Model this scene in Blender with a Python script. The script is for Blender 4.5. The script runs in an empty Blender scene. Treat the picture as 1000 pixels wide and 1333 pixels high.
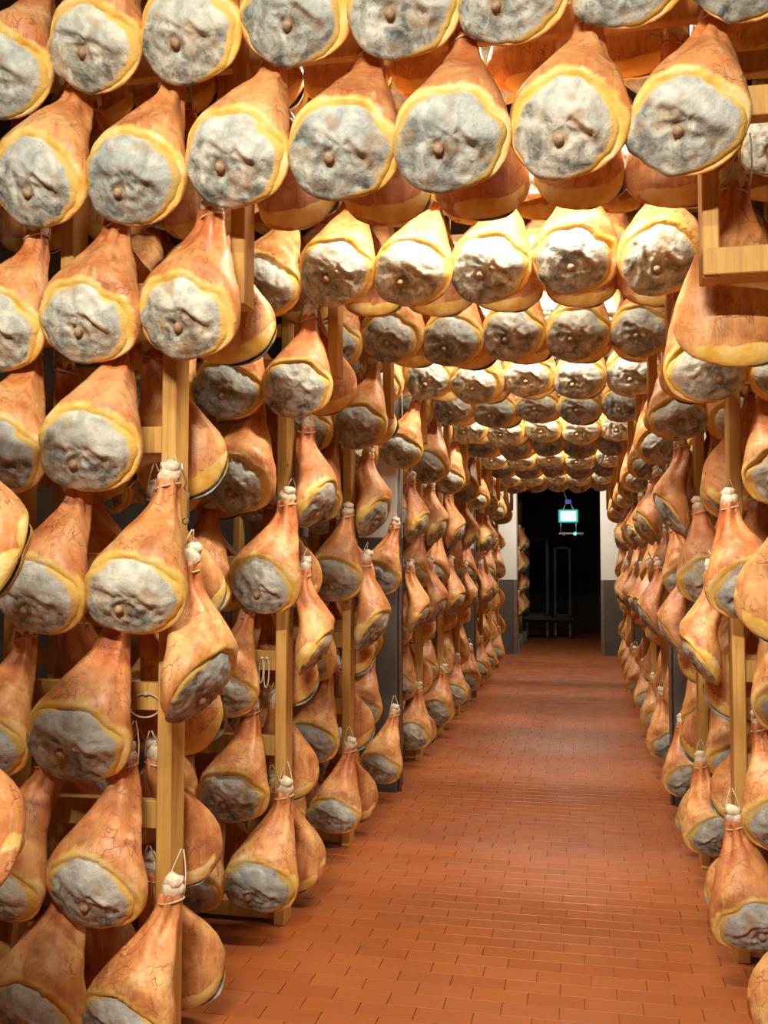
import bpy, bmesh, math, random
import numpy as np
from mathutils import Vector, Matrix, noise

scn = bpy.context.scene
COL = scn.collection
random.seed(7)

# ------------------------------------------------------------------ camera
F_PX, YAW, PITCH, ROLL, CAM_H = 1251.9, 0.2043, 0.0543, 0.0017, 1.589
_r = Vector((math.cos(YAW), math.sin(YAW), 0))
_f = Vector((-math.sin(YAW) * math.cos(PITCH), math.cos(YAW) * math.cos(PITCH), math.sin(PITCH)))
_u = _r.cross(_f)
_r2 = _r * math.cos(ROLL) + _u * math.sin(ROLL)
_u2 = -_r * math.sin(ROLL) + _u * math.cos(ROLL)
CAM = Vector((0, 0, CAM_H))
cam_data = bpy.data.cameras.new('camera')
cam = bpy.data.objects.new('camera', cam_data)
COL.objects.link(cam)
cam_data.sensor_fit = 'VERTICAL'
cam_data.sensor_height = 36.0
cam_data.lens = F_PX / 1333.0 * 36.0
cam_data.clip_start = 0.05
cam_data.clip_end = 200
m = Matrix(((_r2.x, _u2.x, -_f.x, CAM.x), (_r2.y, _u2.y, -_f.y, CAM.y), (_r2.z, _u2.z, -_f.z, CAM.z), (0, 0, 0, 1)))
cam.matrix_world = m
scn.camera = cam

# ------------------------------------------------------------------ world, exposure
w = bpy.data.worlds.new('world'); scn.world = w; w.use_nodes = True
w.node_tree.nodes['Background'].inputs[0].default_value = (1.0, 0.8, 0.6, 1)
w.node_tree.nodes['Background'].inputs[1].default_value = 0.02
scn.view_settings.view_transform = 'Standard'
scn.view_settings.look = 'None'
scn.view_settings.exposure = -0.08
scn.view_settings.gamma = 1.0
scn.view_settings.use_curve_mapping = False
WARM = (1.0, 0.91, 0.77)
# (x, y, z, watts) of the tube lamps hung between the racks
LAMPS = [(-0.5, -1.0, 3.85, 270), (-0.40, 1.0, 3.75, 60), (-0.25, 3.46, 3.56, 85), (-0.35, 4.68, 3.60, 24), (-0.35, 5.89, 3.56, 75), (-0.35, 7.10, 3.60, 18),
         (-0.35, 8.32, 3.56, 80), (-0.35, 10.75, 3.56, 80), (-0.35, 13.2, 3.56, 70), (-0.40, 15.9, 3.62, 95)]

# ------------------------------------------------------------------ layout numbers
S = 1.215                       # rack spacing along the aisle
Y1 = 2.9226                     # front face of the first rack
NR = 11                         # racks down to the end wall
XL, XR = -1.3026, 0.5894        # aisle faces of the end posts
END_Y = 17.3
def rackY(k): return Y1 + (k - 1) * S
LEVELS = [0.09, 0.465, 0.905, 1.355, 1.80, 2.21]          # underside of each tier of hams
COLX = [-1.355, -1.455, -1.51, -1.345, -1.46, -1.21]      # first column of each tier (left racks)
PIT = 0.322
ORD = ['zeroth', 'first', 'second', 'third', 'fourth', 'fifth', 'sixth', 'seventh', 'eighth', 'ninth', 'tenth', 'eleventh', 'twelfth', 'thirteenth']

# ------------------------------------------------------------------ helpers
def link(name, mesh, parent=None, mat=None):
    o = bpy.data.objects.new(name, mesh)
    COL.objects.link(o)
    if parent is not None: o.parent = parent
    if mat is not None and not mesh.materials: mesh.materials.append(mat)
    return o
def empty(name, loc=(0, 0, 0), rz=0.0):
    o = bpy.data.objects.new(name, None); COL.objects.link(o)
    o.empty_display_size = 0.05
    o.location = loc; o.rotation_euler = (0, 0, rz)
    return o
def tag(o, label, cat, group=None):
    o['label'] = label; o['category'] = cat
    if group: o['group'] = group
    return o
def struct(o): o['kind'] = 'structure'; return o
def box_bm(bm, x0, x1, y0, y1, z0, z1):
    v = [bm.verts.new((x, y, z)) for x in (x0, x1) for y in (y0, y1) for z in (z0, z1)]
    for f in ((0, 1, 3, 2), (4, 6, 7, 5), (0, 4, 5, 1), (2, 3, 7, 6), (0, 2, 6, 4), (1, 5, 7, 3)):
        bm.faces.new([v[i] for i in f])
def box_mesh(name, *boxes, bevel=0.0):
    bm = bmesh.new()
    for b in boxes: box_bm(bm, *b)
    if bevel: bmesh.ops.bevel(bm, geom=bm.edges[:], offset=bevel, segments=1, affect='EDGES')
    bmesh.ops.recalc_face_normals(bm, faces=bm.faces[:])
    me = bpy.data.meshes.new(name); bm.to_mesh(me); bm.free()
    return me
def tube(bm, pts, rad, n=6, closed=False):
    pts = [Vector(p) for p in pts]; rings = []
    N = len(pts)
    for i, p in enumerate(pts):
        a = pts[(i - 1) % N] if (closed or i > 0) else p
        b = pts[(i + 1) % N] if (closed or i < N - 1) else p
        t = (b - a).normalized()
        s = t.cross(Vector((0, 0, 1)))
        if s.length < 1e-3: s = t.cross(Vector((0, 1, 0)))
        s.normalize(); q = s.cross(t)
        rings.append([bm.verts.new(p + (s * math.cos(2 * math.pi * k / n) + q * math.sin(2 * math.pi * k / n)) * rad) for k in range(n)])
    for i in range(N if closed else N - 1):
        A, B = rings[i], rings[(i + 1) % N]
        for k in range(n):
            bm.faces.new((A[k], A[(k + 1) % n], B[(k + 1) % n], B[k]))
    if not closed:
        bm.faces.new(rings[0]); bm.faces.new(rings[-1][::-1])
def mesh_of(bm, name, smooth=True):
    bmesh.ops.recalc_face_normals(bm, faces=bm.faces[:])
    me = bpy.data.meshes.new(name); bm.to_mesh(me); bm.free()
    if smooth: me.shade_smooth()
    return me

# ------------------------------------------------------------------ materials
class NT:
    def __init__(s, name):
        s.m = bpy.data.materials.new(name); s.m.use_nodes = True
        s.t = s.m.node_tree; s.b = s.t.nodes['Principled BSDF']
    def n(s, typ, **kw):
        nd = s.t.nodes.new(typ)
        for k, v in kw.items():
            if k in nd.inputs: nd.inputs[k].default_value = v
            else: setattr(nd, k, v)
        return nd
    def l(s, a, b): s.t.links.new(a, b)
    def ramp(s, fac, stops, interp='LINEAR'):
        r = s.n('ShaderNodeValToRGB'); r.color_ramp.interpolation = interp
        els = r.color_ramp.elements
        while len(els) < len(stops): els.new(0.5)
        for e, (p, c) in zip(els, stops):
            e.position = p; e.color = (c[0], c[1], c[2], 1) if not isinstance(c, (int, float)) else (c, c, c, 1)
        s.l(fac, r.inputs[0]); return r.outputs[0]
    def mix(s, fac, a, b, mode='MIX'):
        x = s.n('ShaderNodeMix', data_type='RGBA', blend_type=mode)
        for i, v in ((0, fac), (6, a), (7, b)):
            if isinstance(v, (int, float)): x.inputs[i].default_value = v
            elif isinstance(v, tuple): x.inputs[i].default_value = (v[0], v[1], v[2], 1)
            else: s.l(v, x.inputs[i])
        return x.outputs[2]
    def math(s, op, a, b=0.0, clamp=False):
        x = s.n('ShaderNodeMath', operation=op, use_clamp=clamp)
        for i, v in ((0, a), (1, b)):
            if isinstance(v, (int, float)): x.inputs[i].default_value = v
            else: s.l(v, x.inputs[i])
        return x.outputs[0]
    def coords(s, scale=1.0, rnd=True, vec=None):
        """object coordinates shifted by the object's random number, so copies differ"""
        tc = s.n('ShaderNodeTexCoord').outputs['Object']
        if not rnd: return tc
        oi = s.n('ShaderNodeObjectInfo').outputs['Random']
        sh = s.math('MULTIPLY', oi, 37.0)
        va = s.n('ShaderNodeVectorMath', operation='ADD'); s.l(tc, va.inputs[0]); s.l(sh, va.inputs[1])
        return va.outputs[0]
    def noise(s, vec, scale, detail=3.0, rough=0.5, dist=0.0):
        x = s.n('ShaderNodeTexNoise', Scale=scale, Detail=detail, Roughness=rough, Distortion=dist)
        if vec is not None: s.l(vec, x.inputs['Vector'])
        return x.outputs['Fac']
    def bump(s, h, strength, dist):
        b = s.n('ShaderNodeBump', Strength=strength, Distance=dist); s.l(h, b.inputs['Height'])
        s.l(b.outputs[0], s.b.inputs['Normal'])
    def color(s, c):
        if isinstance(c, tuple): s.b.inputs['Base Color'].default_value = (*c, 1)
        else: s.l(c, s.b.inputs['Base Color'])
    def rough(s, v, spec=0.5):
        if isinstance(v, (int, float)): s.b.inputs['Roughness'].default_value = v
        else: s.l(v, s.b.inputs['Roughness'])
        s.b.inputs['Specular IOR Level'].default_value = spec

def mat_skin():
    t = NT('ham_skin'); v = t.coords()
    big = t.noise(v, 7, 3, 0.55); mid = t.noise(v, 24, 4, 0.6)
    oi = t.n('ShaderNodeObjectInfo').outputs['Random']
    sk = t.ramp(big, [(0.26, (0.38, 0.13, 0.045)), (0.42, (0.58, 0.255, 0.085)), (0.58, (0.70, 0.385, 0.155)), (0.76, (0.78, 0.53, 0.25))])
    tint = t.ramp(oi, [(0.0, (0.72, 0.58, 0.52)), (0.3, (0.98, 0.86, 0.76)), (0.65, (1.05, 1.02, 0.92)), (1.0, (1.0, 0.84, 0.86))])
    sk = t.mix(0.9, sk, tint, 'MULTIPLY')
    mp = t.n('ShaderNodeMapping'); mp.inputs['Scale'].default_value = (34, 34, 4); t.l(v, mp.inputs[0])
    st = t.noise(mp.outputs[0], 1.0, 4, 0.6, 0.5)
    sk = t.mix(t.ramp(st, [(0.52, 0.0), (0.72, 0.65)]), sk, (0.34, 0.11, 0.045))
    sk = t.mix(t.ramp(st, [(0.28, 0.5), (0.42, 0.0)]), sk, (0.82, 0.58, 0.30))
    mot = t.noise(v, 13, 5, 0.65, 0.8)
    sk = t.mix(t.ramp(mot, [(0.52, 0.0), (0.70, 0.6)]), sk, (0.30, 0.095, 0.035))
    red = t.ramp(mid, [(0.56, 0.0), (0.72, 1.0)])
    sk = t.mix(t.math('MULTIPLY', red, 0.45), sk, (0.40, 0.10, 0.05))
    # scribbled veins
    vo = t.n('ShaderNodeTexVoronoi', feature='DISTANCE_TO_EDGE', Scale=17.0)
    vd = t.n('ShaderNodeTexNoise', Scale=12.0, Detail=3.0); t.l(v, vd.inputs['Vector'])
    vm = t.n('ShaderNodeVectorMath', operation='MULTIPLY_ADD'); t.l(vd.outputs['Color'], vm.inputs[0]); vm.inputs[1].default_value = (0.12, 0.12, 0.12); t.l(v, vm.inputs[2])
    t.l(vm.outputs[0], vo.inputs['Vector'])
    line = t.ramp(vo.outputs['Distance'], [(0.0, 1.0), (0.035, 0.0)])
    msk = t.ramp(t.noise(v, 9.5, 2), [(0.50, 0.0), (0.60, 1.0)])
    vein = t.math('MULTIPLY', line, msk)
    sk = t.mix(t.math('MULTIPLY', vein, 0.75), sk, (0.20, 0.035, 0.015))
    # fat that rims the cut
    fa = t.n('ShaderNodeAttribute', attribute_name='fat').outputs['Fac']
    rd = t.math('MULTIPLY', fa, -0.62, True)
    sk = t.mix(rd, sk, t.mix(1.0, sk, (0.86, 0.55, 0.42), 'MULTIPLY'))
    fn = t.math('ADD', fa, t.math('MULTIPLY', t.math('SUBTRACT', t.noise(v, 30, 3), 0.5), 0.55))
    fm = t.ramp(fn, [(0.34, 0.0), (0.58, 1.0)])
    fc = t.ramp(t.noise(v, 14, 3), [(0.3, (0.66, 0.34, 0.05)), (0.48, (0.80, 0.54, 0.13)), (0.70, (0.86, 0.70, 0.36))])
    c = t.mix(fm, sk, fc)
    t.color(c); t.rough(t.ramp(mid, [(0.3, 0.36), (0.7, 0.55)]), 0.4)
    h = t.math('ADD', t.noise(v, 45, 4, 0.6), t.math('MULTIPLY', vein, -0.25))
    t.bump(t.math('ADD', h, t.math('MULTIPLY', st, 0.8)), 0.4, 0.006)
    return t.m
def mat_meat():
    t = NT('mould_crust'); v = t.coords()
    at = t.n('ShaderNodeAttribute', attribute_name='zone')
    sep = t.n('ShaderNodeSeparateColor'); t.l(at.outputs['Color'], sep.inputs[0])
    lobe, edge, pit = sep.outputs[0], sep.outputs[1], sep.outputs[2]
    a = t.noise(v, 16, 5, 0.62, 0.6); b = t.noise(v, 48, 4, 0.65, 0.4)
    c1 = t.ramp(a, [(0.32, (0.085, 0.095, 0.085)), (0.44, (0.26, 0.27, 0.235)), (0.56, (0.47, 0.475, 0.415)), (0.70, (0.72, 0.70, 0.60))])
    c2 = t.ramp(a, [(0.30, (0.31, 0.33, 0.305)), (0.5, (0.49, 0.51, 0.46)), (0.68, (0.68, 0.69, 0.61))])
    c = t.mix(lobe, c1, c2)
    dark = t.ramp(b, [(0.56, 0.0), (0.70, 1.0)])
    c = t.mix(t.math('MULTIPLY', dark, t.math('SUBTRACT', 0.75, t.math('MULTIPLY', lobe, 0.6))), c, (0.10, 0.115, 0.11))
    white = t.ramp(t.noise(v, 33, 4, 0.7), [(0.56, 0.0), (0.70, 0.6)])
    c = t.mix(white, c, (0.66, 0.62, 0.50))
    br = t.ramp(t.noise(v, 13, 3), [(0.55, 0.0), (0.68, 0.55)])
    c = t.mix(br, c, (0.36, 0.22, 0.09))
    e2 = t.ramp(t.math('ADD', edge, t.math('MULTIPLY', t.math('SUBTRACT', a, 0.5), 0.8)), [(0.38, 0.0), (0.62, 1.0)])
    c = t.mix(e2, c, (0.70, 0.46, 0.12))
    c = t.mix(t.math('MULTIPLY', pit, 0.7), c, (0.30, 0.17, 0.07))
    oi = t.n('ShaderNodeObjectInfo').outputs['Random']
    c = t.mix(1.0, c, t.ramp(oi, [(0.0, (0.80, 0.83, 0.85)), (0.5, (1, 1, 1)), (1.0, (1.08, 1.05, 0.98))]), 'MULTIPLY')
    t.color(c); t.rough(0.72, 0.3)
    t.bump(t.math('ADD', b, a), 0.6, 0.006)
    return t.m
def mat_simple(name, c0, c1, scale, rough=0.6, bump=0.3, bd=0.004, spec=0.4, rnd=True):
    t = NT(name); v = t.coords(rnd=rnd)
    n = t.noise(v, scale, 4, 0.6)
    t.color(t.ramp(n, [(0.3, c0), (0.7, c1)])); t.rough(rough, spec)
    if bump: t.bump(n, bump, bd)
    return t.m
def mat_wood(name, c0, c1, c2):
    t = NT(name)
    tc = t.coords()
    mp = t.n('ShaderNodeMapping'); mp.inputs['Scale'].default_value = (30, 30, 2.0); t.l(tc, mp.inputs[0])
    g = t.noise(mp.outputs[0], 1.2, 5, 0.65, 0.8)
    lg = t.noise(tc, 2.2, 2)
    c = t.ramp(g, [(0.25, c0), (0.5, c1), (0.75, c2)])
    c = t.mix(t.ramp(lg, [(0.35, 0.0), (0.7, 0.5)]), c, c0)
    kn = t.n('ShaderNodeTexVoronoi', Scale=6.0); t.l(tc, kn.inputs['Vector'])
    c = t.mix(t.ramp(kn.outputs['Distance'], [(0.05, 0.8), (0.09, 0.0)]), c, (0.10, 0.045, 0.015))
    t.color(c); t.rough(0.55, 0.35); t.bump(g, 0.25, 0.003)
    return t.m
def mat_tile(name, per_object):
    t = NT(name)
    g = t.n('ShaderNodeNewGeometry').outputs['Position']
    if per_object: r = t.n('ShaderNodeObjectInfo').outputs['Random']
    else: r = t.n('ShaderNodeAttribute', attribute_name='tint').outputs['Fac']
    c = t.ramp(r, [(0.0, (0.29, 0.073, 0.017)), (0.35, (0.315, 0.081, 0.018)), (0.7, (0.345, 0.094, 0.023)), (1.0, (0.31, 0.086, 0.022))])
    d = t.noise(g, 2.2, 4, 0.6); f = t.noise(g, 40, 3)
    c = t.mix(t.ramp(d, [(0.45, 0.0), (0.75, 0.45)]), c, (0.26, 0.088, 0.034))
    c = t.mix(t.ramp(f, [(0.5, 0.0), (0.8, 0.35)]), c, (0.20, 0.07, 0.03))
    t.color(c); t.rough(t.ramp(t.noise(g, 3.5, 4), [(0.3, 0.28), (0.7, 0.48)]), 0.45)
    t.bump(f, 0.12, 0.002)
    return t.m
def mat_emit(name, col, strength):
    t = NT(name); t.color((0.02, 0.02, 0.02))
    t.b.inputs['Emission Color'].default_value = (*col, 1); t.b.inputs['Emission Strength'].default_value = strength
    return t.m
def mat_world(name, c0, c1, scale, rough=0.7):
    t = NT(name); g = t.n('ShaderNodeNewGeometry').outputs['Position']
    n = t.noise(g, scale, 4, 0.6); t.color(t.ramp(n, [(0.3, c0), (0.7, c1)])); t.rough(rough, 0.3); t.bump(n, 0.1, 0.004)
    return t.m

M_SKIN = mat_skin(); M_MEAT = mat_meat()
M_KNOB = mat_simple('bone_knob', (0.22, 0.13, 0.07), (0.46, 0.34, 0.21), 60, 0.6)
M_HOCK = mat_simple('hock_bone', (0.55, 0.42, 0.25), (0.82, 0.75, 0.58), 45, 0.65, 0.7, 0.008)
M_ROPE = mat_simple('twine', (0.42, 0.34, 0.22), (0.62, 0.54, 0.38), 160, 0.85, 0.5, 0.002)
M_PINE = mat_wood('pine', (0.40, 0.19, 0.04), (0.60, 0.34, 0.085), (0.70, 0.45, 0.15))
M_TILE = mat_tile('terracotta', True); M_TILE2 = mat_tile('terracotta_field', False)
M_GROUT = mat_world('grout', (0.14, 0.05, 0.02), (0.28, 0.105, 0.042), 6)
M_WALL = mat_world('limewash', (0.76, 0.76, 0.71), (0.82, 0.82, 0.77), 3)
M_DADO = mat_world('grey_paint', (0.095, 0.082, 0.07), (0.125, 0.11, 0.095), 5, 0.5)
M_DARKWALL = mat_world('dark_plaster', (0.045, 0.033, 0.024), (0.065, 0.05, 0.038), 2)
M_STEEL = mat_simple('galvanised_steel', (0.30, 0.30, 0.29), (0.42, 0.42, 0.40), 20, 0.35, 0.1, 0.001, 0.5)
M_STEEL.node_tree.nodes['Principled BSDF'].inputs['Metallic'].default_value = 0.8
M_TUBE = mat_emit('lamp_tube', WARM, 6.0)
M_WHITE = mat_simple('white_enamel', (0.62, 0.62, 0.60), (0.70, 0.70, 0.68), 10, 0.4, 0)
M_CYAN = mat_emit('sign_glow', (0.42, 0.98, 1.0), 3.0)
M_TEAL = mat_emit('sign_casing', (0.0, 0.62, 0.55), 0.9)
M_DIM = mat_simple('dull_steel', (0.035, 0.035, 0.033), (0.05, 0.05, 0.048), 20, 0.6, 0)
M_CONC = mat_world('concrete', (0.20, 0.20, 0.19), (0.28, 0.28, 0.26), 8)

# ------------------------------------------------------------------ room shell
def shell(name, mat, *boxes):
    o = link(name, box_mesh(name, *boxes), None, mat); struct(o); return o
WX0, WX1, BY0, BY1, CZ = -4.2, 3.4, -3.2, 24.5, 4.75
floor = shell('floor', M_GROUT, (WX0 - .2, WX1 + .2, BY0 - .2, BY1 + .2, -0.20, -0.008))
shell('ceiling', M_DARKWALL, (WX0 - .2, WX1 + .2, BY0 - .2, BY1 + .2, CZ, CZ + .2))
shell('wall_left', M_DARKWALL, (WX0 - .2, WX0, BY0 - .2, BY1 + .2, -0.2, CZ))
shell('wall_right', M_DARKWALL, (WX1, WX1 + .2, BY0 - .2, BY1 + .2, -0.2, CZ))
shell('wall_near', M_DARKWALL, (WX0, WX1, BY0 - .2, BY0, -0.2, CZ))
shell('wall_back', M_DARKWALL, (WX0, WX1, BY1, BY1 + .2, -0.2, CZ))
DX0, DX1 = -1.17, 0.30                      # dark opening in the end wall
we = empty('wall_end', (0, END_Y, 0)); struct(we)
DADO = 1.32
def wpart(name, mat, *b): return link(name, box_mesh(name, *b), we, mat)
wpart('plaster', M_WALL, (WX0, DX0, 0, .3, DADO, CZ)); wpart('plaster', M_WALL, (DX1, WX1, 0, .3, DADO, CZ))
wpart('plaster', M_WALL, (DX0, DX1, 0, .3, 3.15, CZ))
wpart('dado', M_DADO, (WX0, DX0, -.006, .306, -0.01, DADO)); wpart('dado', M_DADO, (DX1, WX1, -.006, .306, -0.01, DADO))
wpart('corner_guard', M_STEEL, (DX0 - .05, DX0 + .008, -.014, .02, 0, DADO)); wpart('corner_guard', M_STEEL, (DX1 - .008, DX1 + .05, -.014, .02, 0, DADO))

# floor tiles in running bond; the nearest 300 in view singly, the rest as one part
TW, TD, TJ = 0.205, 0.100, 0.0026
def tile_mesh():
    bm = bmesh.new(); box_bm(bm, TJ / 2, TW - TJ / 2, TJ / 2, TD - TJ / 2, -0.02, 0)
    bmesh.ops.recalc_face_normals(bm, faces=bm.faces[:])
    top = [e for e in bm.edges if all(abs(v.co.z) < 1e-6 for v in e.verts)]
    bmesh.ops.bevel(bm, geom=top, offset=0.0012, segments=1, affect='EDGES')
    me = bpy.data.meshes.new('floor_tile'); bm.to_mesh(me); bm.free(); return me
TME = tile_mesh(); TME.materials.append(M_TILE)
cells = []
r0 = int((0.0) / TD)
for row in range(r0, int(BY1 / TD)):
    y = row * TD; off = (row % 2) * TW * 0.5 + 0.012 * math.sin(row * 1.7)
    ncol = int((WX1 - WX0) / TW) + 1
    for c in range(ncol):
        x = WX0 + c * TW + off - TW * 0.5
        if x + TW > DX0 - 1.4 and x < 2.2: cells.append((x, y))
def in_view(x, y):
    p = Vector((x + TW / 2, y + TD / 2, 0)) - CAM; z = p.dot(_f)
    if z < 0.5: return None
    px, py = 500 + F_PX * p.dot(_r2) / z, 666.5 - F_PX * p.dot(_u2) / z
    return z if (-20 < px < 1020 and py < 1345) else None
vis = sorted([(in_view(x, y), x, y) for x, y in cells if in_view(x, y) and XL - .25 < x + TW / 2 < XR + .2])
near = set((x, y) for z, x, y in vis[:300])
def th(x, y): return 0.0012 * noise.noise(Vector((x * 9, y * 9, 3)))
verts, faces, tints = [], [], []
base = np.array([v.co[:] for v in TME.vertices]); bf = [tuple(p.vertices) for p in TME.polygons]
for x, y in cells:
    if (x, y) in near:
        o = link('floor_tile', TME, floor); o.location = (x, y, th(x, y))
    else:
        n0 = len(verts)
        verts.extend((base + (x, y, th(x, y))).tolist())
        faces.extend([tuple(i + n0 for i in f) for f in bf]); tints.extend([random.random()] * len(base))
tf = bpy.data.meshes.new('tile_field'); tf.from_pydata(verts, [], faces); tf.update()
at = tf.attributes.new('tint', 'FLOAT', 'POINT'); at.data.foreach_set('value', tints)
tfo = link('tile_field', tf, floor, M_TILE2); tfo['kind'] = 'stuff'

# pillars standing in the rack rows
def pillar(nm, x0, x1, y0, y1, label_side):
    e = empty(nm, ((x0 + x1) / 2, (y0 + y1) / 2, 0)); struct(e)
    hx, hy = (x1 - x0) / 2, (y1 - y0) / 2
    link('pillar_base', box_mesh('pillar_base', (-hx, hx, -hy, hy, -0.01, 1.78), bevel=.006), e, M_DADO)
    link('pillar_shaft', box_mesh('pillar_shaft', (-hx + .004, hx - .004, -hy + .004, hy - .004, 1.78, CZ)), e, M_WALL)
    bm = bmesh.new()
    sx = hx + .015 if label_side == 'L' else -hx - .015
    tube(bm, [(sx, -hy + .05, 0), (sx, -hy + .05, 3.4)], .014, 10)
    link('conduit', mesh_of(bm, 'conduit'), e, M_STEEL)
for k in (4, 8):
    y = rackY(k)
    pillar('pillar', XL - .27, XL + .01, y + .11, y + .37, 'L'); pillar('pillar', XR - .01, XR + .27, y + .11, y + .37, 'R')

# ------------------------------------------------------------------ timber racks
def part(name, mesh, parent): return link(name, mesh, parent, M_PINE)
PW, PD = 0.05, 0.11
POST = box_mesh('post', (-PW / 2, PW / 2, 0, PD, 0, 2.44), bevel=.004)
BEAM_Z = [0.775, 1.155, 1.58, 2.0, 2.38]
def beam_mesh(L, z0=-.045, z1=.045, y0=.012, y1=.052): return box_mesh('beam', (0, L, y0, y1, z0, z1), bevel=.003)
RL = 1.40
BEAM = beam_mesh(RL); RAIL = beam_mesh(RL, -.035, .035, .02, .09); SHORT = beam_mesh(RL - .30); SHORT_RAIL = beam_mesh(RL - .30, -.035, .035, .02, .09)
def side_rack(k, side):
    x = XL - PW / 2 if side == 'L' else XR + PW / 2
    sg = -1 if side == 'L' else 1
    e = empty('ham_rack', (x, rackY(k), 0))
    wd = 'left' if side == 'L' else 'right'
    nm = 'pine ham rack at the open near end' if k == 0 else f'{ORD[k]} pine ham rack from the open end'
    tag(e, f'{nm}, {wd} of the brick aisle facing the doorway', 'rack', 'floor racks along the aisle')
    for i in range(1 if k in (4, 8) else 0, 3):
        p = part('post', POST, e); p.location = (sg * i * 0.56, 0, 0)
    for bz in BEAM_Z:
        bl = RL - (.30 if k in (4, 8) else 0)
        b = part('beam', BEAM if bl == RL else SHORT, e); b.location = (RL - bl if sg > 0 else -RL, 0.02, bz)
    b = part('foot_rail', RAIL if bl == RL else SHORT_RAIL, e); b.location = (RL - bl if sg > 0 else -RL, 0, 0.055)
    return e
for k in range(0, NR + 1): side_rack(k, 'L')
for k in range(1, NR + 1): side_rack(k, 'R')
UPOST = box_mesh('hanging_post', (-.024, .024, 0, .10, 2.43, 4.45), bevel=.004)
ARC_Z = [3.28, 3.70, 4.10]
UX0, UX1 = -2.45, 1.55
LONG = beam_mesh(UX1 - UX0)
def over_rack(k):
    e = empty('overhead_rack', (0, rackY(k) - .01, 0))
    tag(e, f'{ORD[k]} pine frame from the open end bridging over the brick aisle', 'rack', 'overhead frames bridging the aisle')
    for x in (-1.092, 0.376, -1.70, 1.0):
        p = part('hanging_post', UPOST, e); p.location = (x, 0, 0)
    for z in ARC_Z:
        b = part('beam', LONG, e); b.location = (UX0, 0.02, z)
    LB = box_mesh('sill_beam', (0, 1.25, -.012, .10, 2.435, 2.515), bevel=.003)
    b = part('sill_beam', LB, e); b.location = (.352, 0, 0)
    b = part('sill_beam', LB, e); b.location = (-1.116 - 1.25, 0, 0)
    if k == 1:
        b = part('mid_beam', box_mesh('mid_beam', (0, 1.2, -.012, .05, 2.90, 2.99), bevel=.003), e); b.location = (.37, 0, 0)
        b = part('mid_beam', box_mesh('mid_beam', (0, 1.2, .055, .10, 3.06, 3.13), bevel=.003), e); b.location = (.37, 0, 0)
for k in range(1, NR + 1): over_rack(k)

# ------------------------------------------------------------------ the cured ham
HAM_L = 0.53
ALPHA = math.radians(24)
NRM = Vector((0, -math.cos(ALPHA), -math.sin(ALPHA)))
TUP = Vector((0, -math.sin(ALPHA), math.cos(ALPHA)))
P0 = Vector((-0.004, -0.030, 0.137))
FA, FB = 0.160, 0.138
ZK = [0.000, 0.012, 0.035, 0.07, 0.12, 0.17, 0.22, 0.27, 0.32, 0.37, 0.415, 0.45, 0.48, 0.50]
WK = [0.020, 0.066, 0.103, 0.131, 0.147, 0.148, 0.136, 0.115, 0.090, 0.066, 0.048, 0.038, 0.034, 0.030]
DFK = [0.01, 0.040, 0.07, 0.092, 0.104, 0.110, 0.110, 0.103, 0.090, 0.072, 0.054, 0.041, 0.035, 0.030]
DBK = [0.015, 0.040, 0.058, 0.070, 0.077, 0.079, 0.076, 0.069, 0.061, 0.052, 0.044, 0.038, 0.034, 0.030]
def interp(z, K):
    for i in range(len(ZK) - 1):
        if z <= ZK[i + 1]:
            t = (z - ZK[i]) / (ZK[i + 1] - ZK[i]); break
    else: return K[-1]
    g = lambda j: K[max(0, min(len(K) - 1, j))]
    a, b, c, d = g(i - 1), g(i), g(i + 1), g(i + 2)
    return b + 0.5 * t * (c - a + t * (2 * a - 5 * b + 4 * c - d + t * (3 * (b - c) + d - a)))
def sstep(a, b, x):
    t = max(0.0, min(1.0, (x - a) / (b - a))); return t * t * (3 - 2 * t)
def cline(z, var):
    return (var['lean'] * sstep(.18, .50, z), -0.004 + 0.112 * sstep(.20, .46, z))
def nz(x, y, z, s): return noise.noise(Vector((x + s * 13.1, y - s * 7.7, z + s * 3.3)))
def outline(phi, var):
    """radius factor of the bared face: thick fat rim at top right, none at lower left"""
    s = var['seed']
    rim = 0.24 * math.exp(-((math.atan2(math.sin(phi - 0.85), math.cos(phi - 0.85))) / 0.9) ** 2) + 0.10 * math.exp(-((math.atan2(math.sin(phi - 2.2), math.cos(phi - 2.2))) / 0.7) ** 2)
    return 1.0 - rim * var['rim'] + 0.05 * max(0, math.cos(phi + 2.1)) + 0.11 * nz(math.cos(phi) * 1.6, math.sin(phi) * 1.6, 0, s) + 0.05 * nz(math.cos(phi) * 4, math.sin(phi) * 4, 2, s)
def dome(r): return 0.030 * (1 - min(1.0, r) ** 2.2)
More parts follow.
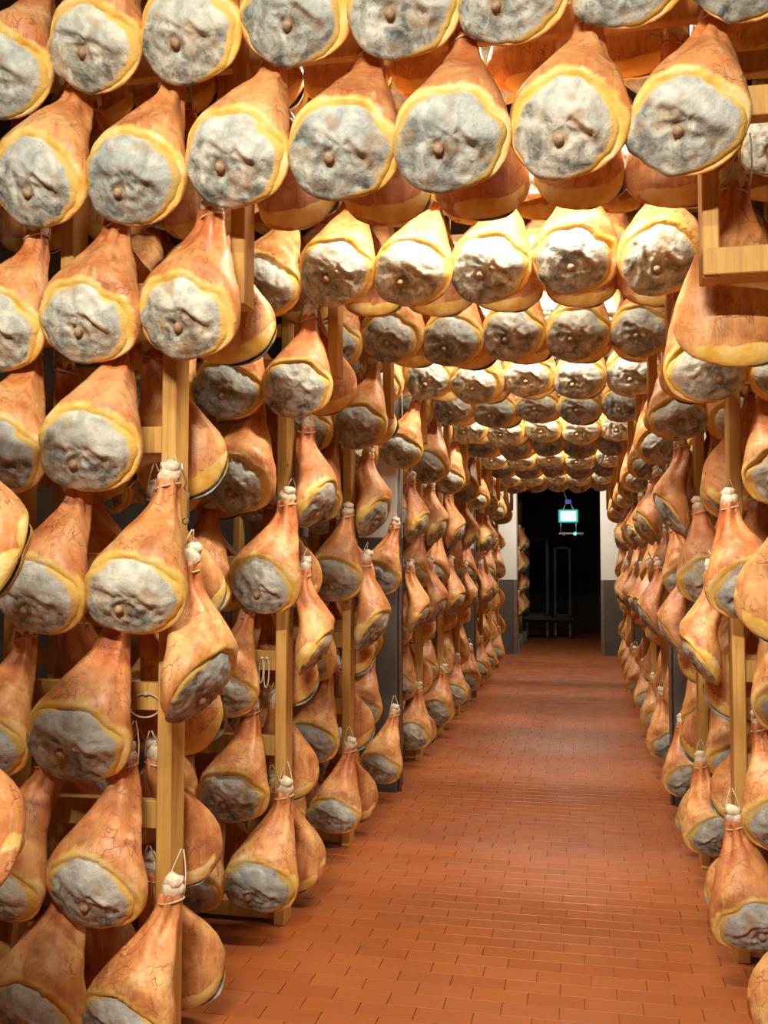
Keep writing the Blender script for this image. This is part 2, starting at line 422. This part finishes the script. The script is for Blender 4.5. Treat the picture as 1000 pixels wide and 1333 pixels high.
def ham_meshes(var, nz_rings, nseg, fr, fs, mirror):
    s = var['seed']; mx = -1 if mirror else 1
    # --- body
    zs = []
    for i in range(nz_rings):
        t = i / (nz_rings - 1)
        zs.append(0.50 * (t ** 1.12))
    V, FT, Fc = [], [], []
    V.append((0, cline(0, var)[1] + .03, -0.004)); 
    for z in zs:
        wv, df, db = interp(z, WK) * var['w'] * (1 + .12 * sstep(.46, .34, z)), interp(z, DFK) * var['d'], interp(z, DBK)
        cx, cy = cline(z, var)
        for j in range(nseg):
            a = 2 * math.pi * j / nseg
            ca, sa = math.cos(a), math.sin(a)
            x = cx + wv * (abs(ca) ** 0.88) * (1 if ca >= 0 else -1)
            y = cy + (df if sa < 0 else db) * (abs(sa) ** 0.92) * (1 if sa >= 0 else -1)
            p = Vector((x, y, z))
            # folds running down from the shank, dimples
            k = sstep(.20, .40, z)
            out = Vector((ca, sa, 0))
            p += out * (k * 0.0105 * math.sin(a * 5 + 3 * nz(0, 0, z * 6, s) + s) * (0.6 + nz(ca * 2, sa * 2, z * 4, s)))
            p += out * 0.007 * nz(p.x * 9, p.y * 9, p.z * 9, s) + out * 0.003 * nz(p.x * 26, p.y * 26, p.z * 26, s)
            d = (p - P0).dot(NRM)
            if d > -0.028:
                kk = 0.028
                nd = -kk * math.exp(-(d + kk) / kk) if d > -kk else d
                p -= NRM * (d - nd)
            q = p - P0; u, vv = q.x, q.dot(TUP); dn = q.dot(NRM)
            rho = math.hypot(u / FA, vv / FB); phi = math.atan2(vv / FB, u / FA)
            ol = outline(phi, var)
            fat = 0.0
            if dn > -0.075:
                side = 0.04 + 0.96 * sstep(-0.75, 0.6, math.cos(phi - 0.95))
                fat = max(0.0, 1 - (rho - ol) / (0.30 * side)) * sstep(-0.060, -0.022, dn)
                # plump lip over the top of the cut
                lip = math.exp(-((rho - ol - .10) / .09) ** 2) * (0.3 + 0.7 * max(0, math.cos(phi - 1.1)))
                p += NRM * 0.013 * lip * var['rim']
            V.append((p.x * mx, p.y, p.z)); FT.append(min(1, fat) if fat > 0.02 else -sstep(.27, .46, z + .05 * nz(ca * 2, sa * 2, z * 8, s)))
    FT.insert(0, 0.3); V[0] = tuple(sum(V[1 + j][c] for j in range(nseg)) / nseg for c in range(3))
    top = len(V); cx, cy = cline(.5, var); V.append((cx * mx, cy, .503)); FT.append(0)
    for j in range(nseg): Fc.append((0, 1 + (j + 1) % nseg, 1 + j))
    for i in range(nz_rings - 1):
        b0, b1 = 1 + i * nseg, 1 + (i + 1) * nseg
        for j in range(nseg): Fc.append((b0 + j, b0 + (j + 1) % nseg, b1 + (j + 1) % nseg, b1 + j))
    b0 = 1 + (nz_rings - 1) * nseg
    for j in range(nseg): Fc.append((b0 + j, b0 + (j + 1) % nseg, top))
    if mirror: Fc = [f[::-1] for f in Fc]
    body = (V, Fc, FT)
    # --- bared meat face, a wrinkled crust of its own
    V, Fc, Z = [], [], []
    ku, kv = -0.030 + .012 * math.sin(s), -0.030 + .01 * math.cos(s * 2)
    cu0, cv0, cu1, cv1 = 0.016, 0.006, 0.080, -0.058
    for i in range(fr + 1):
        for j in range(fs if i else 1):
            phi = 2 * math.pi * j / fs; rr = (i / fr) ** 0.85
            ol = outline(phi, var)
            u, vv = FA * ol * rr * math.cos(phi), FB * ol * rr * math.sin(phi)
            lobe = sstep(-0.006, 0.012, vv + 0.42 * u - 0.004 + 0.03 * nz(u * 16, vv * 16, 1, s))
            h = dome(rr) + 0.010 * lobe * (1 - rr ** 4)
            if i == fr: h = -0.010
            rough = 0.0095 - 0.0065 * lobe
            h += rough * (0.6 - 1.9 * abs(nz(u * 27, vv * 27, 0, s)) + 0.6 * nz(u * 75, vv * 75, 4, s)) * (1 - rr ** 6)
            # crease with a raised fold beside it
            dx, dy = cu1 - cu0, cv1 - cv0; L2 = dx * dx + dy * dy
            tt = max(0, min(1, ((u - cu0) * dx + (vv - cv0) * dy) / L2))
            ds = ((u - cu0) * -dy + (vv - cv0) * dx) / math.sqrt(L2)
            dd = math.hypot(u - cu0 - tt * dx, vv - cv0 - tt * dy)
            h -= 0.012 * math.exp(-(dd / 0.007) ** 2) * var['crease']
            h += 0.008 * math.exp(-((ds - 0.016) / 0.010) ** 2) * math.exp(-((tt - .4) / .4) ** 2) * (1 if dd < .05 else 0) * var['crease']
            dk = math.hypot(u - ku, vv - kv)
            h -= 0.009 * math.exp(-((dk - .019) / .006) ** 2)
            pit = max(math.exp(-((dk - .016) / .009) ** 2), 0.9 * math.exp(-(dd / .013) ** 2) * var['crease'])
            p = P0 + Vector((u, 0, 0)) + TUP * vv + NRM * h
            V.append((p.x * mx, p.y, p.z))
            Z.append((lobe, sstep(.72, 1.0, rr) * (0.30 + 0.75 * max(0, math.cos(phi + .35)) + 0.6 * max(0, math.cos(phi - 2.7)) ** 3), min(1, pit)))
    for j in range(fs): Fc.append((0, 1 + j, 1 + (j + 1) % fs))
    for i in range(fr - 1):
        b0, b1 = 1 + i * fs, 1 + (i + 1) * fs
        for j in range(fs): Fc.append((b0 + j, b1 + j, b1 + (j + 1) % fs, b0 + (j + 1) % fs))
    if mirror: Fc = [f[::-1] for f in Fc]
    face = (V, Fc, Z)
    kp = P0 + Vector((ku, 0, 0)) + TUP * kv + NRM * (dome(math.hypot(ku / FA, kv / FB)) - .002)
    return body, face, (kp.x * mx, kp.y, kp.z)
def blob(seed, center, rad, squash, sub, amp, freq):
    bm = bmesh.new(); bmesh.ops.create_icosphere(bm, subdivisions=sub, radius=1)
    for v in bm.verts:
        n = v.co.normalized()
        r = 1 + amp * noise.noise(n * freq + Vector((seed * 5.1, 0, seed)))
        v.co = Vector((n.x * squash[0], n.y * squash[1], n.z * squash[2])) * (rad * r) + Vector(center)
    return bm
def attr_mesh(name, data, attr, kind, mat):
    V, Fc, A = data
    me = bpy.data.meshes.new(name); me.from_pydata(V, [], Fc); me.update()
    a = me.attributes.new(attr, kind, 'POINT')
    if kind == 'FLOAT': a.data.foreach_set('value', A)
    else: a.data.foreach_set('color', [c for q in A for c in (*q, 1.0)])
    me.materials.append(mat); me.shade_smooth(); return me
def shank_bm(seed, var, mx):
    cx, cy = cline(.5, var)
    bm = blob(seed, (cx * mx, cy, .508), .037, (1, .95, 1.05), 2, .35, 1.7)
    b2 = blob(seed + 2, (cx * mx + .008 * mx, cy - .006, .538), .031, (1, .9, .8), 2, .5, 2.1)
    t = bpy.data.meshes.new('t'); b2.to_mesh(t); b2.free(); bm.from_mesh(t); bpy.data.meshes.remove(t)
    return bm
def rope_bm(var, mx, nail=(0, .20, .605), seg=16, n=5):
    bm = bmesh.new(); cx, cy = cline(.475, var); cx *= mx
    tube(bm, [(cx + .040 * math.cos(a), cy + .040 * math.sin(a), .474 + .010 * math.cos(a)) for a in [2 * math.pi * i / seg for i in range(seg)]], .0032, n, True)
    for sx in (-1, 1):
        A = Vector((cx + sx * .036, cy + .012, .477)); B = Vector((cx * .6 + sx * .004, nail[1], nail[2]))
        pts = [A.lerp(B, i / 4) + Vector((sx * .006 * math.sin(math.pi * i / 4), .004 * math.sin(math.pi * i / 4), 0)) for i in range(5)]
        tube(bm, pts, .0026, n)
    return bm
VARS = [dict(seed=1.3, w=1.0, d=1.0, lean=.040, rim=1.0, crease=1.0), dict(seed=4.9, w=.95, d=.95, lean=.055, rim=.8, crease=.6),
        dict(seed=8.2, w=1.04, d=1.03, lean=.028, rim=1.15, crease=.9), dict(seed=11.7, w=.98, d=.92, lean=.046, rim=.9, crease=.75),
        dict(seed=15.1, w=.92, d=1.0, lean=.060, rim=1.25, crease=.5)]
KIT = {}
for vi, var in enumerate(VARS):
    for mir in (False, True):
        mx = -1 if mir else 1
        b, fdat, kp = ham_meshes(var, 32, 38, 19, 52, mir)
        kit = dict(body=attr_mesh('ham_body', b, 'fat', 'FLOAT', M_SKIN), face=attr_mesh('meat_face', fdat, 'zone', 'FLOAT_COLOR', M_MEAT))
        kit['knob'] = mesh_of(blob(var['seed'], kp, .0145, (1, 1.05, 1), 2, .25, 2.2), 'bone_knob'); kit['knob'].materials.append(M_KNOB)
        kit['shank'] = mesh_of(shank_bm(var['seed'], var, mx), 'shank_end'); kit['shank'].materials.append(M_HOCK)
        kit['rope'] = mesh_of(rope_bm(var, mx), 'rope'); kit['rope'].materials.append(M_ROPE)
        kit['rope_short'] = mesh_of(rope_bm(var, mx, (0, .10, .60)), 'rope'); kit['rope_short'].materials.append(M_ROPE)
        # light version for the far hams, all in one
        b, fdat, kp = ham_meshes(var, 15, 16, 6, 18, mir)
        kit['low'] = (b, fdat, kp, (cline(.5, var)[0] * mx, cline(.5, var)[1], .515))
        KIT[vi, mir] = kit

# ------------------------------------------------------------------ where every ham hangs
HAMS = []
def hang(X, Y, Z, rot, mirror, label, group, sc=None, tilt=None, var=None, short=False):
    rnd = random.Random(hash((round(X, 3), round(Y, 3), round(Z, 3))) & 0xffffff)
    HAMS.append(dict(X=X, Y=Y, Z=Z, rot=rot + rnd.uniform(-.14, .14), mirror=mirror, label=label, group=group,
                     sc=sc or rnd.uniform(.93, 1.04), tilt=tilt if tilt is not None else rnd.uniform(-.05, .05), var=var if var is not None else rnd.randrange(5), short=short, pitch=0.15 if short else 0.0))
TIER = ['lowest tier', 'second tier up', 'third tier up', 'fourth tier up', 'fifth tier up', 'top tier']
FRONT, BACK = 0.19, 0.155
def jit(k, i, c, a): return a * math.sin(k * 12.9 + i * 78.2 + c * 37.7)
POSN = ('beside the end post', 'second from end post', 'third from end post', 'fourth from end post')
def rk(k, wd): return ('nearest ' if k == 0 else ORD[k] + ' ') + wd + ' rack'
for side in 'LR':
    wd = 'left' if side == 'L' else 'right'; mir = side == 'R'; sg = 1 if side == 'L' else -1
    mx = lambda X: X if side == 'L' else -.713 - X
    for k in range(0 if side == 'L' else 1, NR + 1):
        yb = rackY(k)
        for i, zb in enumerate(LEVELS):
            # near face of the rack
            if k >= 2 or (k == 1 and side == 'L'):
                for c in range(4 if k == 1 else 3 if k == 2 else 2):
                    X = mx(COLX[i] - c * PIT * .96 + jit(k, i, c, .018) - (.02 if (k == 1 and i == 4) else 0))
                    hang(X, yb - FRONT, zb + jit(k, c, i, .018), 0, mir, f'grey-faced ham, {TIER[i]}, {POSN[c]}, near face, {rk(k, wd)}', f'hams on the near faces of the {wd} racks')
            # far face of the rack, rind towards the open end
            if k == 0 and i not in (2, 3): continue
            if k == 1 and side == 'R' and i not in (0, 3): continue
            for c in range(2):
                if c == 0 and k in (4, 8): continue
                X, Z, rot = mx((-1.235 if i == 5 else -1.385) - c * PIT + jit(k, i, c + 5, .02)), zb + jit(k, c, i + 3, .02), math.pi
                if i == 5: Z += .06
                if k in (4, 8): X -= sg * (.20 if i == 5 else .08)
                if i == 0: Z = .06
                if k == 0: X, Z, rot = -1.37 - c * PIT, (.82, 1.47)[i - 2], math.pi - .45
                if k == 1 and side == 'R': X, Z = (.655, .64)[i // 3] + c * PIT, (.10, 1.33)[i // 3]
                hang(X, yb + PD + BACK, Z, rot, mir, f'rind-side ham, {TIER[i]}, {POSN[c]}, far face, {rk(k, wd)}', f'hams on the far faces of the {wd} racks')
        # hung on the aisle side of the end post
        for i, zb in ((0, 1.07), (1, 1.745)):
            if k == 0 or (side == 'R' and k == 1) or (k in (1, 2) and i == 1 and side == 'R') or (k == 1 and i == 1): continue
            tn = ('lower', 'upper')[i]
            X, Y, a = mx(XL + .085), yb + .06, 88
            if k >= 10: continue
            if k in (4, 8): X, Y = X + sg * .025, yb + .24
            if k == 1: X, Y, a = -1.226, yb - .02, 78
            hang(X, Y, zb + jit(k, i, 9, .02), sg * math.radians(a), mir, f'ham turned sideways, {tn} one on the aisle edge of {rk(k, wd)}', f'hams on the aisle edges of the {wd} racks', short=True)
ROWN = ['lowest row', 'second row', 'upper row']
for k in range(1, NR + 1):
    yb = rackY(k) - .01
    for r, (zb, x0) in enumerate(((2.68, -1.008), (3.10, -.83), (3.51, -.98))):
        for j in range(-3, 6):
            X = x0 + j * PIT
            if (r == 0 and X > .40): continue
            if r == 2 and k > 6: continue
            if k > 2 and X < -1.50: continue
            n = ORD[j + 4]
            dz = -.03 if (r < 2 and X < -1.2 and k == 1) else 0
            if r == 1 and k == 1 and X < -1.6: dz = -.06
            if r == 0 and k == 1 and X < -1.2: X -= .035
            hang(X + jit(k, r, j, .014), yb - FRONT, zb + dz + jit(k, j, r, .014), 0, False, f'grey-faced ham, {n} along from left end, {ROWN[r]}, near side, {ORD[k]} overhead frame', 'grey-faced hams over the aisle', sc=1.035 + jit(k, r, j + 7, .035))
            if k in (4, 8) and not -1.05 < X < .35: continue
            if r < 2 and (k < 7 or r == 0):
                hang(X + .03 + jit(k, r, j + 3, .014), yb + PD + BACK, zb + .05 + jit(k, j, r + 3, .014), math.pi, False, f'rind-side ham, {n} along from left end, {ROWN[r]}, far side, {ORD[k]} overhead frame', 'rind-side hams over the aisle')
# big rind-side ham by the right-hand post of the first frame
hang(0.48, Y1 + PD + .16, 2.20, math.pi + .2, False, 'large smooth orange ham hanging behind the sill beam of first frame', None, sc=1.12, tilt=0, var=2)
# the dark room beyond the doorway
for i in range(4):
    for j in range(2):
        hang(-1.185, 18.62 + 1.15 * j + (.16 if i % 2 else -.16), .58 + i * .41, math.radians(88), False, f'dim ham in the dark room, {TIER[i]} of {("near", "far")[j]} rack past doorway', 'hams in the dark room', short=True)

# neighbours press against each other but do not run through one another: nudge them apart
def proxy():
    out = []
    for z, wv, r, y in ((.045, .128, .034, .024), (.095, .160, .056, .014), (.150, .163, .066, .008), (.205, .154, .072, .000), (.255, .132, .072, -.002), (.30, .108, .064, .010), (.345, .082, .054, .034), (.385, .062, .047, .060), (.42, .048, .043, .084), (.455, .040, .039, .102), (.495, .036, .036, .108), (.535, .030, .032, .106)):
        n = max(1, min(5, int((wv - r) / (r * .55)) + 1)) if wv - r > .012 else 1
        for q in range(n):
            out.append(((0 if n == 1 else -(wv - r) + 2 * (wv - r) * q / (n - 1)), y, z, r))
    return np.array(out)
PX = proxy()
def relax(rounds=90):
    n = len(HAMS)
    P = np.array([[h['X'], h['Y'], h['Z']] for h in HAMS]); O = P.copy()
    L = np.zeros((n, len(PX), 3)); Rr = np.zeros((n, len(PX)))
    lim = np.zeros((n, 2, 3))
    for i, h in enumerate(HAMS):
        Mx = np.array(ham_matrix(h))[:3, :3]; v = VARS[h['var']]; sg_ = -1 if h['mirror'] else 1
        q = PX[:, :3].copy()
        q[:, 0] = q[:, 0] * v['w'] + sg_ * np.array([cline(z, v)[0] for z in q[:, 2]])
        L[i] = q @ Mx.T; Rr[i] = PX[:, 3] * h['sc']
        if h['short']:      # against the aisle face of a post
            ax = 1.0 if h['X'] < -.356 else -1.0
            lim[i] = ((0, -.05, -.03), (.05, .05, .03)) if ax > 0 else ((-.05, -.05, -.03), (0, .05, .03))
        elif abs(math.sin(h['rot'] / 2)) < .5: lim[i] = ((-.035, -.075, -.022), (.035, .012, .022))
        else: lim[i] = ((-.05, -.012, -.03), (.05, .075, .03))
    D = np.abs(P[:, None] - P[None]) < np.array([.40, .42, .62])
    A, B = np.where(np.triu(D.all(-1), 1))
    for it in range(rounds):
        mv = np.zeros_like(P); ct = np.zeros(n)
        ca, cb = L[A] + P[A][:, None], L[B] + P[B][:, None]
        d = ca[:, :, None] - cb[:, None]
        ds = np.sqrt((d ** 2).sum(-1)) + 1e-9
        pen = Rr[A][:, :, None] + Rr[B][:, None] - ds - .004
        fl = pen.reshape(len(A), -1); k = fl.argmax(1); pm = fl[np.arange(len(A)), k]
        hit = pm > 0
        dv = d.reshape(len(A), -1, 3)[np.arange(len(A)), k] / ds.reshape(len(A), -1)[np.arange(len(A)), k][:, None]
        dv = dv * np.array([1, 1.25, .45]); dv /= np.linalg.norm(dv, axis=1)[:, None]
        st = dv * np.minimum(pm, .03)[:, None] * .28
        np.add.at(mv, A[hit], st[hit]); np.add.at(mv, B[hit], -st[hit])
        P = np.clip(P + np.clip(mv, -.02, .02), O + lim[:, 0], O + lim[:, 1])
    for i, h in enumerate(HAMS): h['X'], h['Y'], h['Z'] = P[i]
    print('relaxed: worst', round(float(pm.max()), 4), 'mean move', np.abs(P - O).mean(0).round(4))
def ham_matrix(h):
    return Matrix.Translation((h['X'], h['Y'], h['Z'])) @ Matrix.Rotation(h['rot'], 4, 'Z') @ Matrix.Rotation(h['tilt'], 4, 'Y') @ Matrix.Rotation(h['pitch'], 4, 'X') @ Matrix.Scale(h['sc'], 4)
relax()

# rank by how large each one shows from the aisle's open end
W2, H2 = 250, 334
zb_ = np.full((H2, W2), 1e9); idb = np.full((H2, W2), -1, int)
for n, h in enumerate(HAMS):
    p = Vector((h['X'], h['Y'], h['Z'] + .2)) - CAM; z = p.dot(_f)
    if z < .6: continue
    px, py = (500 + F_PX * p.dot(_r2) / z) / 4, (666.5 - F_PX * p.dot(_u2) / z) / 4
    rx = F_PX / z / 4 * (.145 if abs(math.sin(h['rot'])) < .5 else .10); ry = F_PX / z / 4 * .205
    x0, x1, y0, y1 = int(max(0, px - rx)), int(min(W2, px + rx + 1)), int(max(0, py - ry)), int(min(H2, py + ry + 1))
    if x1 <= x0 or y1 <= y0: continue
    gx, gy = np.meshgrid(np.arange(x0, x1) + .5, np.arange(y0, y1) + .5)
    tt = (gy - (py - ry)) / (2 * ry); ww = np.interp(tt, [0, .1, .3, .6, .85, 1], [.2, .3, .75, 1, .75, .2])
    ins = (np.abs(gx - px) < rx * ww) & (z < zb_[y0:y1, x0:x1])
    zb_[y0:y1, x0:x1][ins] = z; idb[y0:y1, x0:x1][ins] = n
cnt = np.bincount(idb[idb >= 0], minlength=len(HAMS))
order = sorted(range(len(HAMS)), key=lambda n: (-cnt[n], HAMS[n]['Y']))
SINGLE = set(order[:300])
print('hams', len(HAMS), 'smallest single', cnt[order[299]], 'shown', int((cnt > 0).sum()))

fV, fF, fM, fFat, fZone = [], [], [], [], []
ico = bmesh.new(); bmesh.ops.create_icosphere(ico, subdivisions=1, radius=1)
icoV = [v.co.copy() for v in ico.verts]; icoF = [tuple(v.index for v in f.verts) for f in ico.faces]; ico.free()
for n, h in enumerate(HAMS):
    kit = KIT[h['var'], h['mirror']]
    if n in SINGLE:
        e = empty('cured_ham'); e.matrix_world = ham_matrix(h)
        tag(e, h['label'], 'ham', h['group'])
        link('ham_body', kit['body'], e); fo = link('meat_face', kit['face'], e); link('bone_knob', kit['knob'], fo)
        link('shank_end', kit['shank'], e); link('rope', kit['rope_short' if h['short'] else 'rope'], e)
    else:
        M = ham_matrix(h); b, fd, kp, hk = kit['low']
        sets = [(b[0], b[1], 0, b[2], None), (fd[0], fd[1], 1, None, fd[2]),
                ([(Vector(kp) + c * .015) for c in icoV], icoF, 2, None, None),
                ([(Vector(hk) + Vector((c.x * .034, c.y * .032, c.z * .036))) for c in icoV], icoF, 3, None, None)]
        for V, Fc, mi, fat, zone in sets:
            n0 = len(fV)
            fV.extend([(M @ Vector(v))[:] for v in V]); fF.extend([tuple(i + n0 for i in f) for f in Fc]); fM.extend([mi] * len(Fc))
            fFat.extend(fat if fat else [0.0] * len(V)); fZone.extend(zone if zone else [(0, 0, 0)] * len(V))
me = bpy.data.meshes.new('far_hams'); me.from_pydata(fV, [], fF); me.update()
for mt in (M_SKIN, M_MEAT, M_KNOB, M_HOCK): me.materials.append(mt)
me.polygons.foreach_set('material_index', fM)
a = me.attributes.new('fat', 'FLOAT', 'POINT'); a.data.foreach_set('value', fFat)
a = me.attributes.new('zone', 'FLOAT_COLOR', 'POINT'); a.data.foreach_set('color', [c for q in fZone for c in (*q, 1.0)])
me.shade_smooth()
fh = link('far_hams', me); fh['kind'] = 'stuff'; tag(fh, 'mass of small cured hams crowding the racks far down the aisle', 'hams')

# ------------------------------------------------------------------ lamps between the racks
TUBE = None
for i, (x, y, z, wt) in enumerate(LAMPS):
    e = empty('tube_lamp', (x, y, z))
    where = 'behind the open near end' if i == 0 else 'before the first frame' if i == 1 else f'just past the {ORD[int((y - Y1) / S) + 1]} overhead frame'
    tag(e, f'white hanging tube lamp lighting the hams {where}', 'lamp', 'tube lamps over the aisle')
    if TUBE is None:
        bm = bmesh.new(); tube(bm, [(-.55, 0, 0), (.55, 0, 0)], .016, 12); TUBE = mesh_of(bm, 'tube'); TUBE.materials.append(M_TUBE)
        HOUS = box_mesh('housing', (-.6, .6, -.05, .05, .03, .075), (-.6, -.56, -.02, .02, -.02, .03), (.56, .6, -.02, .02, -.02, .03)); HOUS.materials.append(M_WHITE)
    link('tube', TUBE, e); link('housing', HOUS, e)
    for sx in (-.45, .45):
        bm = bmesh.new(); tube(bm, [(sx, 0, .07), (sx, 0, CZ - z)], .004, 6)
        link('suspension_wire', mesh_of(bm, 'suspension_wire'), e, M_STEEL)
    ld = bpy.data.lights.new('lamp_light', 'AREA'); ld.shape = 'RECTANGLE'; ld.size = 1.1; ld.size_y = .08; ld.energy = wt; ld.color = WARM
    lo = bpy.data.objects.new('lamp_light', ld); COL.objects.link(lo); lo.parent = e; lo.location = (0, 0, -.03)
    ld.spread = math.pi
    if i == 0: lo.rotation_euler = (math.radians(38), 0, 0)

# ------------------------------------------------------------------ the dark room past the doorway
sg = empty('emergency_lamp', (-.267, 18.2, 2.49)); tag(sg, 'glowing cyan emergency lamp box hanging in the dark doorway', 'lamp')
link('casing', box_mesh('casing', (-.18, .18, -.03, .04, -.12, .12), bevel=.012), sg, M_TEAL)
link('lit_panel', box_mesh('lit_panel', (-.14, .14, -.05, -.02, -.09, .09), bevel=.01), sg, M_CYAN)
for sx in (-1, 1):
    bm = bmesh.new(); tube(bm, [(sx * .11, 0, .09), (sx * .04, 0, .24)], .010, 6); link('hanger_arm', mesh_of(bm, 'hanger_arm'), sg, M_STEEL)
    bm = bmesh.new(); tube(bm, [(sx * .14, 0, -.09), (sx * .14, 0, -.32)], .008, 6); link('lower_rod', mesh_of(bm, 'lower_rod'), sg, M_STEEL)
bm = bmesh.new(); tube(bm, [(0, 0, .24), (-.06, 0, .40), (-.10, 0, .60), (-.10, 0, CZ - 2.49)], .012, 6)
link('hanger_rod', mesh_of(bm, 'hanger_rod'), sg, M_STEEL)
link('hanger_block', box_mesh('hanger_block', (-.06, .06, -.03, .03, .23, .31), bevel=.01), sg, mat_emit('blue_block', (.05, .12, .9), .35))
link('lower_bar', box_mesh('lower_bar', (-.18, .28, -.02, .02, -.34, -.31), bevel=.004), sg, M_STEEL)
for bx, nm, c, st in ((-.08, 'red_pilot', (.9, .35, .25), .25), (.12, 'green_pilot', (.1, .9, .75), 2.5), (.23, 'violet_pilot', (.5, .3, .5), .15)):
    link('pilot_light', mesh_of(blob(1, (bx, -.03, -.33), .032, (1, 1, 1), 2, .05, 1), 'pilot_light'), sg, mat_emit(nm, c, st))
ld = bpy.data.lights.new('sign_light', 'POINT'); ld.energy = 3; ld.color = (.3, .9, 1.0); ld.shadow_soft_size = .1
lo = bpy.data.objects.new('sign_light', ld); COL.objects.link(lo); lo.parent = sg; lo.location = (0, -.15, 0)
def frame_thing(name, label, x0, x1, y, z0, z1, t=.05):
    e = empty(name, ((x0 + x1) / 2, y, 0)); h = (x1 - x0) / 2; tag(e, label, 'trolley', 'steel trolleys in the dark room')
    for sx in (-1, 1):
        for dy in (0, .5): link('upright', box_mesh('upright', (sx * h - t / 2, sx * h + t / 2, dy, dy + t, z0, z1)), e, M_DIM)
    for dy in (0, .5):
        for zz in (z0 + .02, z1 - t): link('crossbar', box_mesh('crossbar', (-h, h, dy, dy + t, zz, zz + t)), e, M_DIM)
    link('deck', box_mesh('deck', (-h - .08, h + .08, -.05, .60, z0 - .04, z0 + .03)), e, M_DIM)
    for sx in (-1, 1):
        for dy in (.05, .5):
            bm = bmesh.new(); tube(bm, [(sx * h - .02, dy, .09), (sx * h + .02, dy, .09)], .09, 12); link('wheel', mesh_of(bm, 'wheel', False), e, M_DADO)
    for sx in (-1, 1): link('wheel_fork', box_mesh('wheel_fork', (sx * h - .03, sx * h + .03, .03, .53, .12, z0 - .03)), e, M_DIM)
frame_thing('steel_trolley', 'tall empty steel trolley standing deep in the dark room', -.60, -.29, 21.0, .44, 1.97)
frame_thing('steel_trolley', 'wide low steel trolley beside the tall one in the dark room', -1.19, -.76, 20.8, .46, 2.17)
def dim_rack(sx, label):
    e = empty('ham_rack', (sx, 18.2, 0)); tag(e, label, 'rack', 'racks in the dark room')
    for i in range(3):
        y = i * 1.15
        link('block_foot', box_mesh('block_foot', (-.12, .12, y - .14, y + .14, -.01, .20), bevel=.01), e, M_CONC)
        link('post', box_mesh('post', (-.03, .03, y - .05, y + .05, .20, 2.9)), e, M_PINE)
    for z in (1.18, 1.59, 2.0, 2.41): link('beam', box_mesh('beam', (-.025, .025, -.05, 2.35, z - .04, z + .04)), e, M_PINE)
dim_rack(-1.30, 'dim pine rack on concrete block feet, left of the dark room')
dim_rack(.52, 'dim pine rack on concrete block feet, right of the dark room')

# ------------------------------------------------------------------ small things on the racks
def twine_loop(x, y, z, w, h, label):
    e = empty('twine_loop', (x, y, z)); tag(e, label, 'twine')
    bm = bmesh.new(); N = 20
    tube(bm, [(w * math.sin(2 * math.pi * i / N), -.006 - .012 * math.sin(math.pi * i / N) ** 2, -h * .5 * (1 - math.cos(2 * math.pi * i / N))) for i in range(N)], .0032, 6, True)
    link('loop', mesh_of(bm, 'loop'), e, M_ROPE)
    link('knot', mesh_of(blob(3, (0, -.006, 0), .009, (1.2, 1, .8), 2, .4, 2), 'knot'), e, M_ROPE)
yb1 = rackY(1) + .032
twine_loop(-1.405, yb1, 1.165, .055, .075, 'spare twine loop lying slack on the beam of first left rack')
twine_loop(-1.400, rackY(2) + .032, 1.165, .012, .13, 'narrow twine loop hanging from the beam of second left rack')
twine_loop(-1.425, rackY(2) + .032, 1.165, .010, .11, 'short twine loop hanging beside the narrow one on second left rack')
h = empty('wire_hook', (-1.295, rackY(1) + .05, 1.86)); tag(h, 'bent steel wire hook hanging down the end post of first left rack', 'hook')
bm = bmesh.new(); tube(bm, [(0, -.02, .06), (.004, -.01, .03), (.012, 0, .0), (.004, 0, -.02), (.018, 0, -.04), (.020, 0, -.12)], .0035, 6)
link('wire', mesh_of(bm, 'wire'), h, M_STEEL)
bm = bmesh.new(); tube(bm, [(.010 + .010 * math.cos(a), 0, -.13 + .010 * math.sin(a)) for a in [2 * math.pi * i / 12 for i in range(12)]], .003, 5, True)
link('eye', mesh_of(bm, 'eye'), h, M_STEEL)
d = empty('climate_probe', (-1.455, 4.93, 1.735)); tag(d, 'small grey cylindrical climate probe hanging before third left rack', 'probe')
bm = bmesh.new(); tube(bm, [(0, 0, 0), (0, 0, .075)], .022, 14); link('probe_body', mesh_of(bm, 'probe_body', False), d, M_CONC)
bm = bmesh.new(); tube(bm, [(0, 0, .072), (0, 0, .112)], .024, 14); link('probe_cap', mesh_of(bm, 'probe_cap', False), d, M_WHITE)
bm = bmesh.new(); tube(bm, [(0, 0, .11), (-.005, .02, .2), (.03, .03, .42)], .003, 6); link('cable', mesh_of(bm, 'cable'), d, M_DADO)
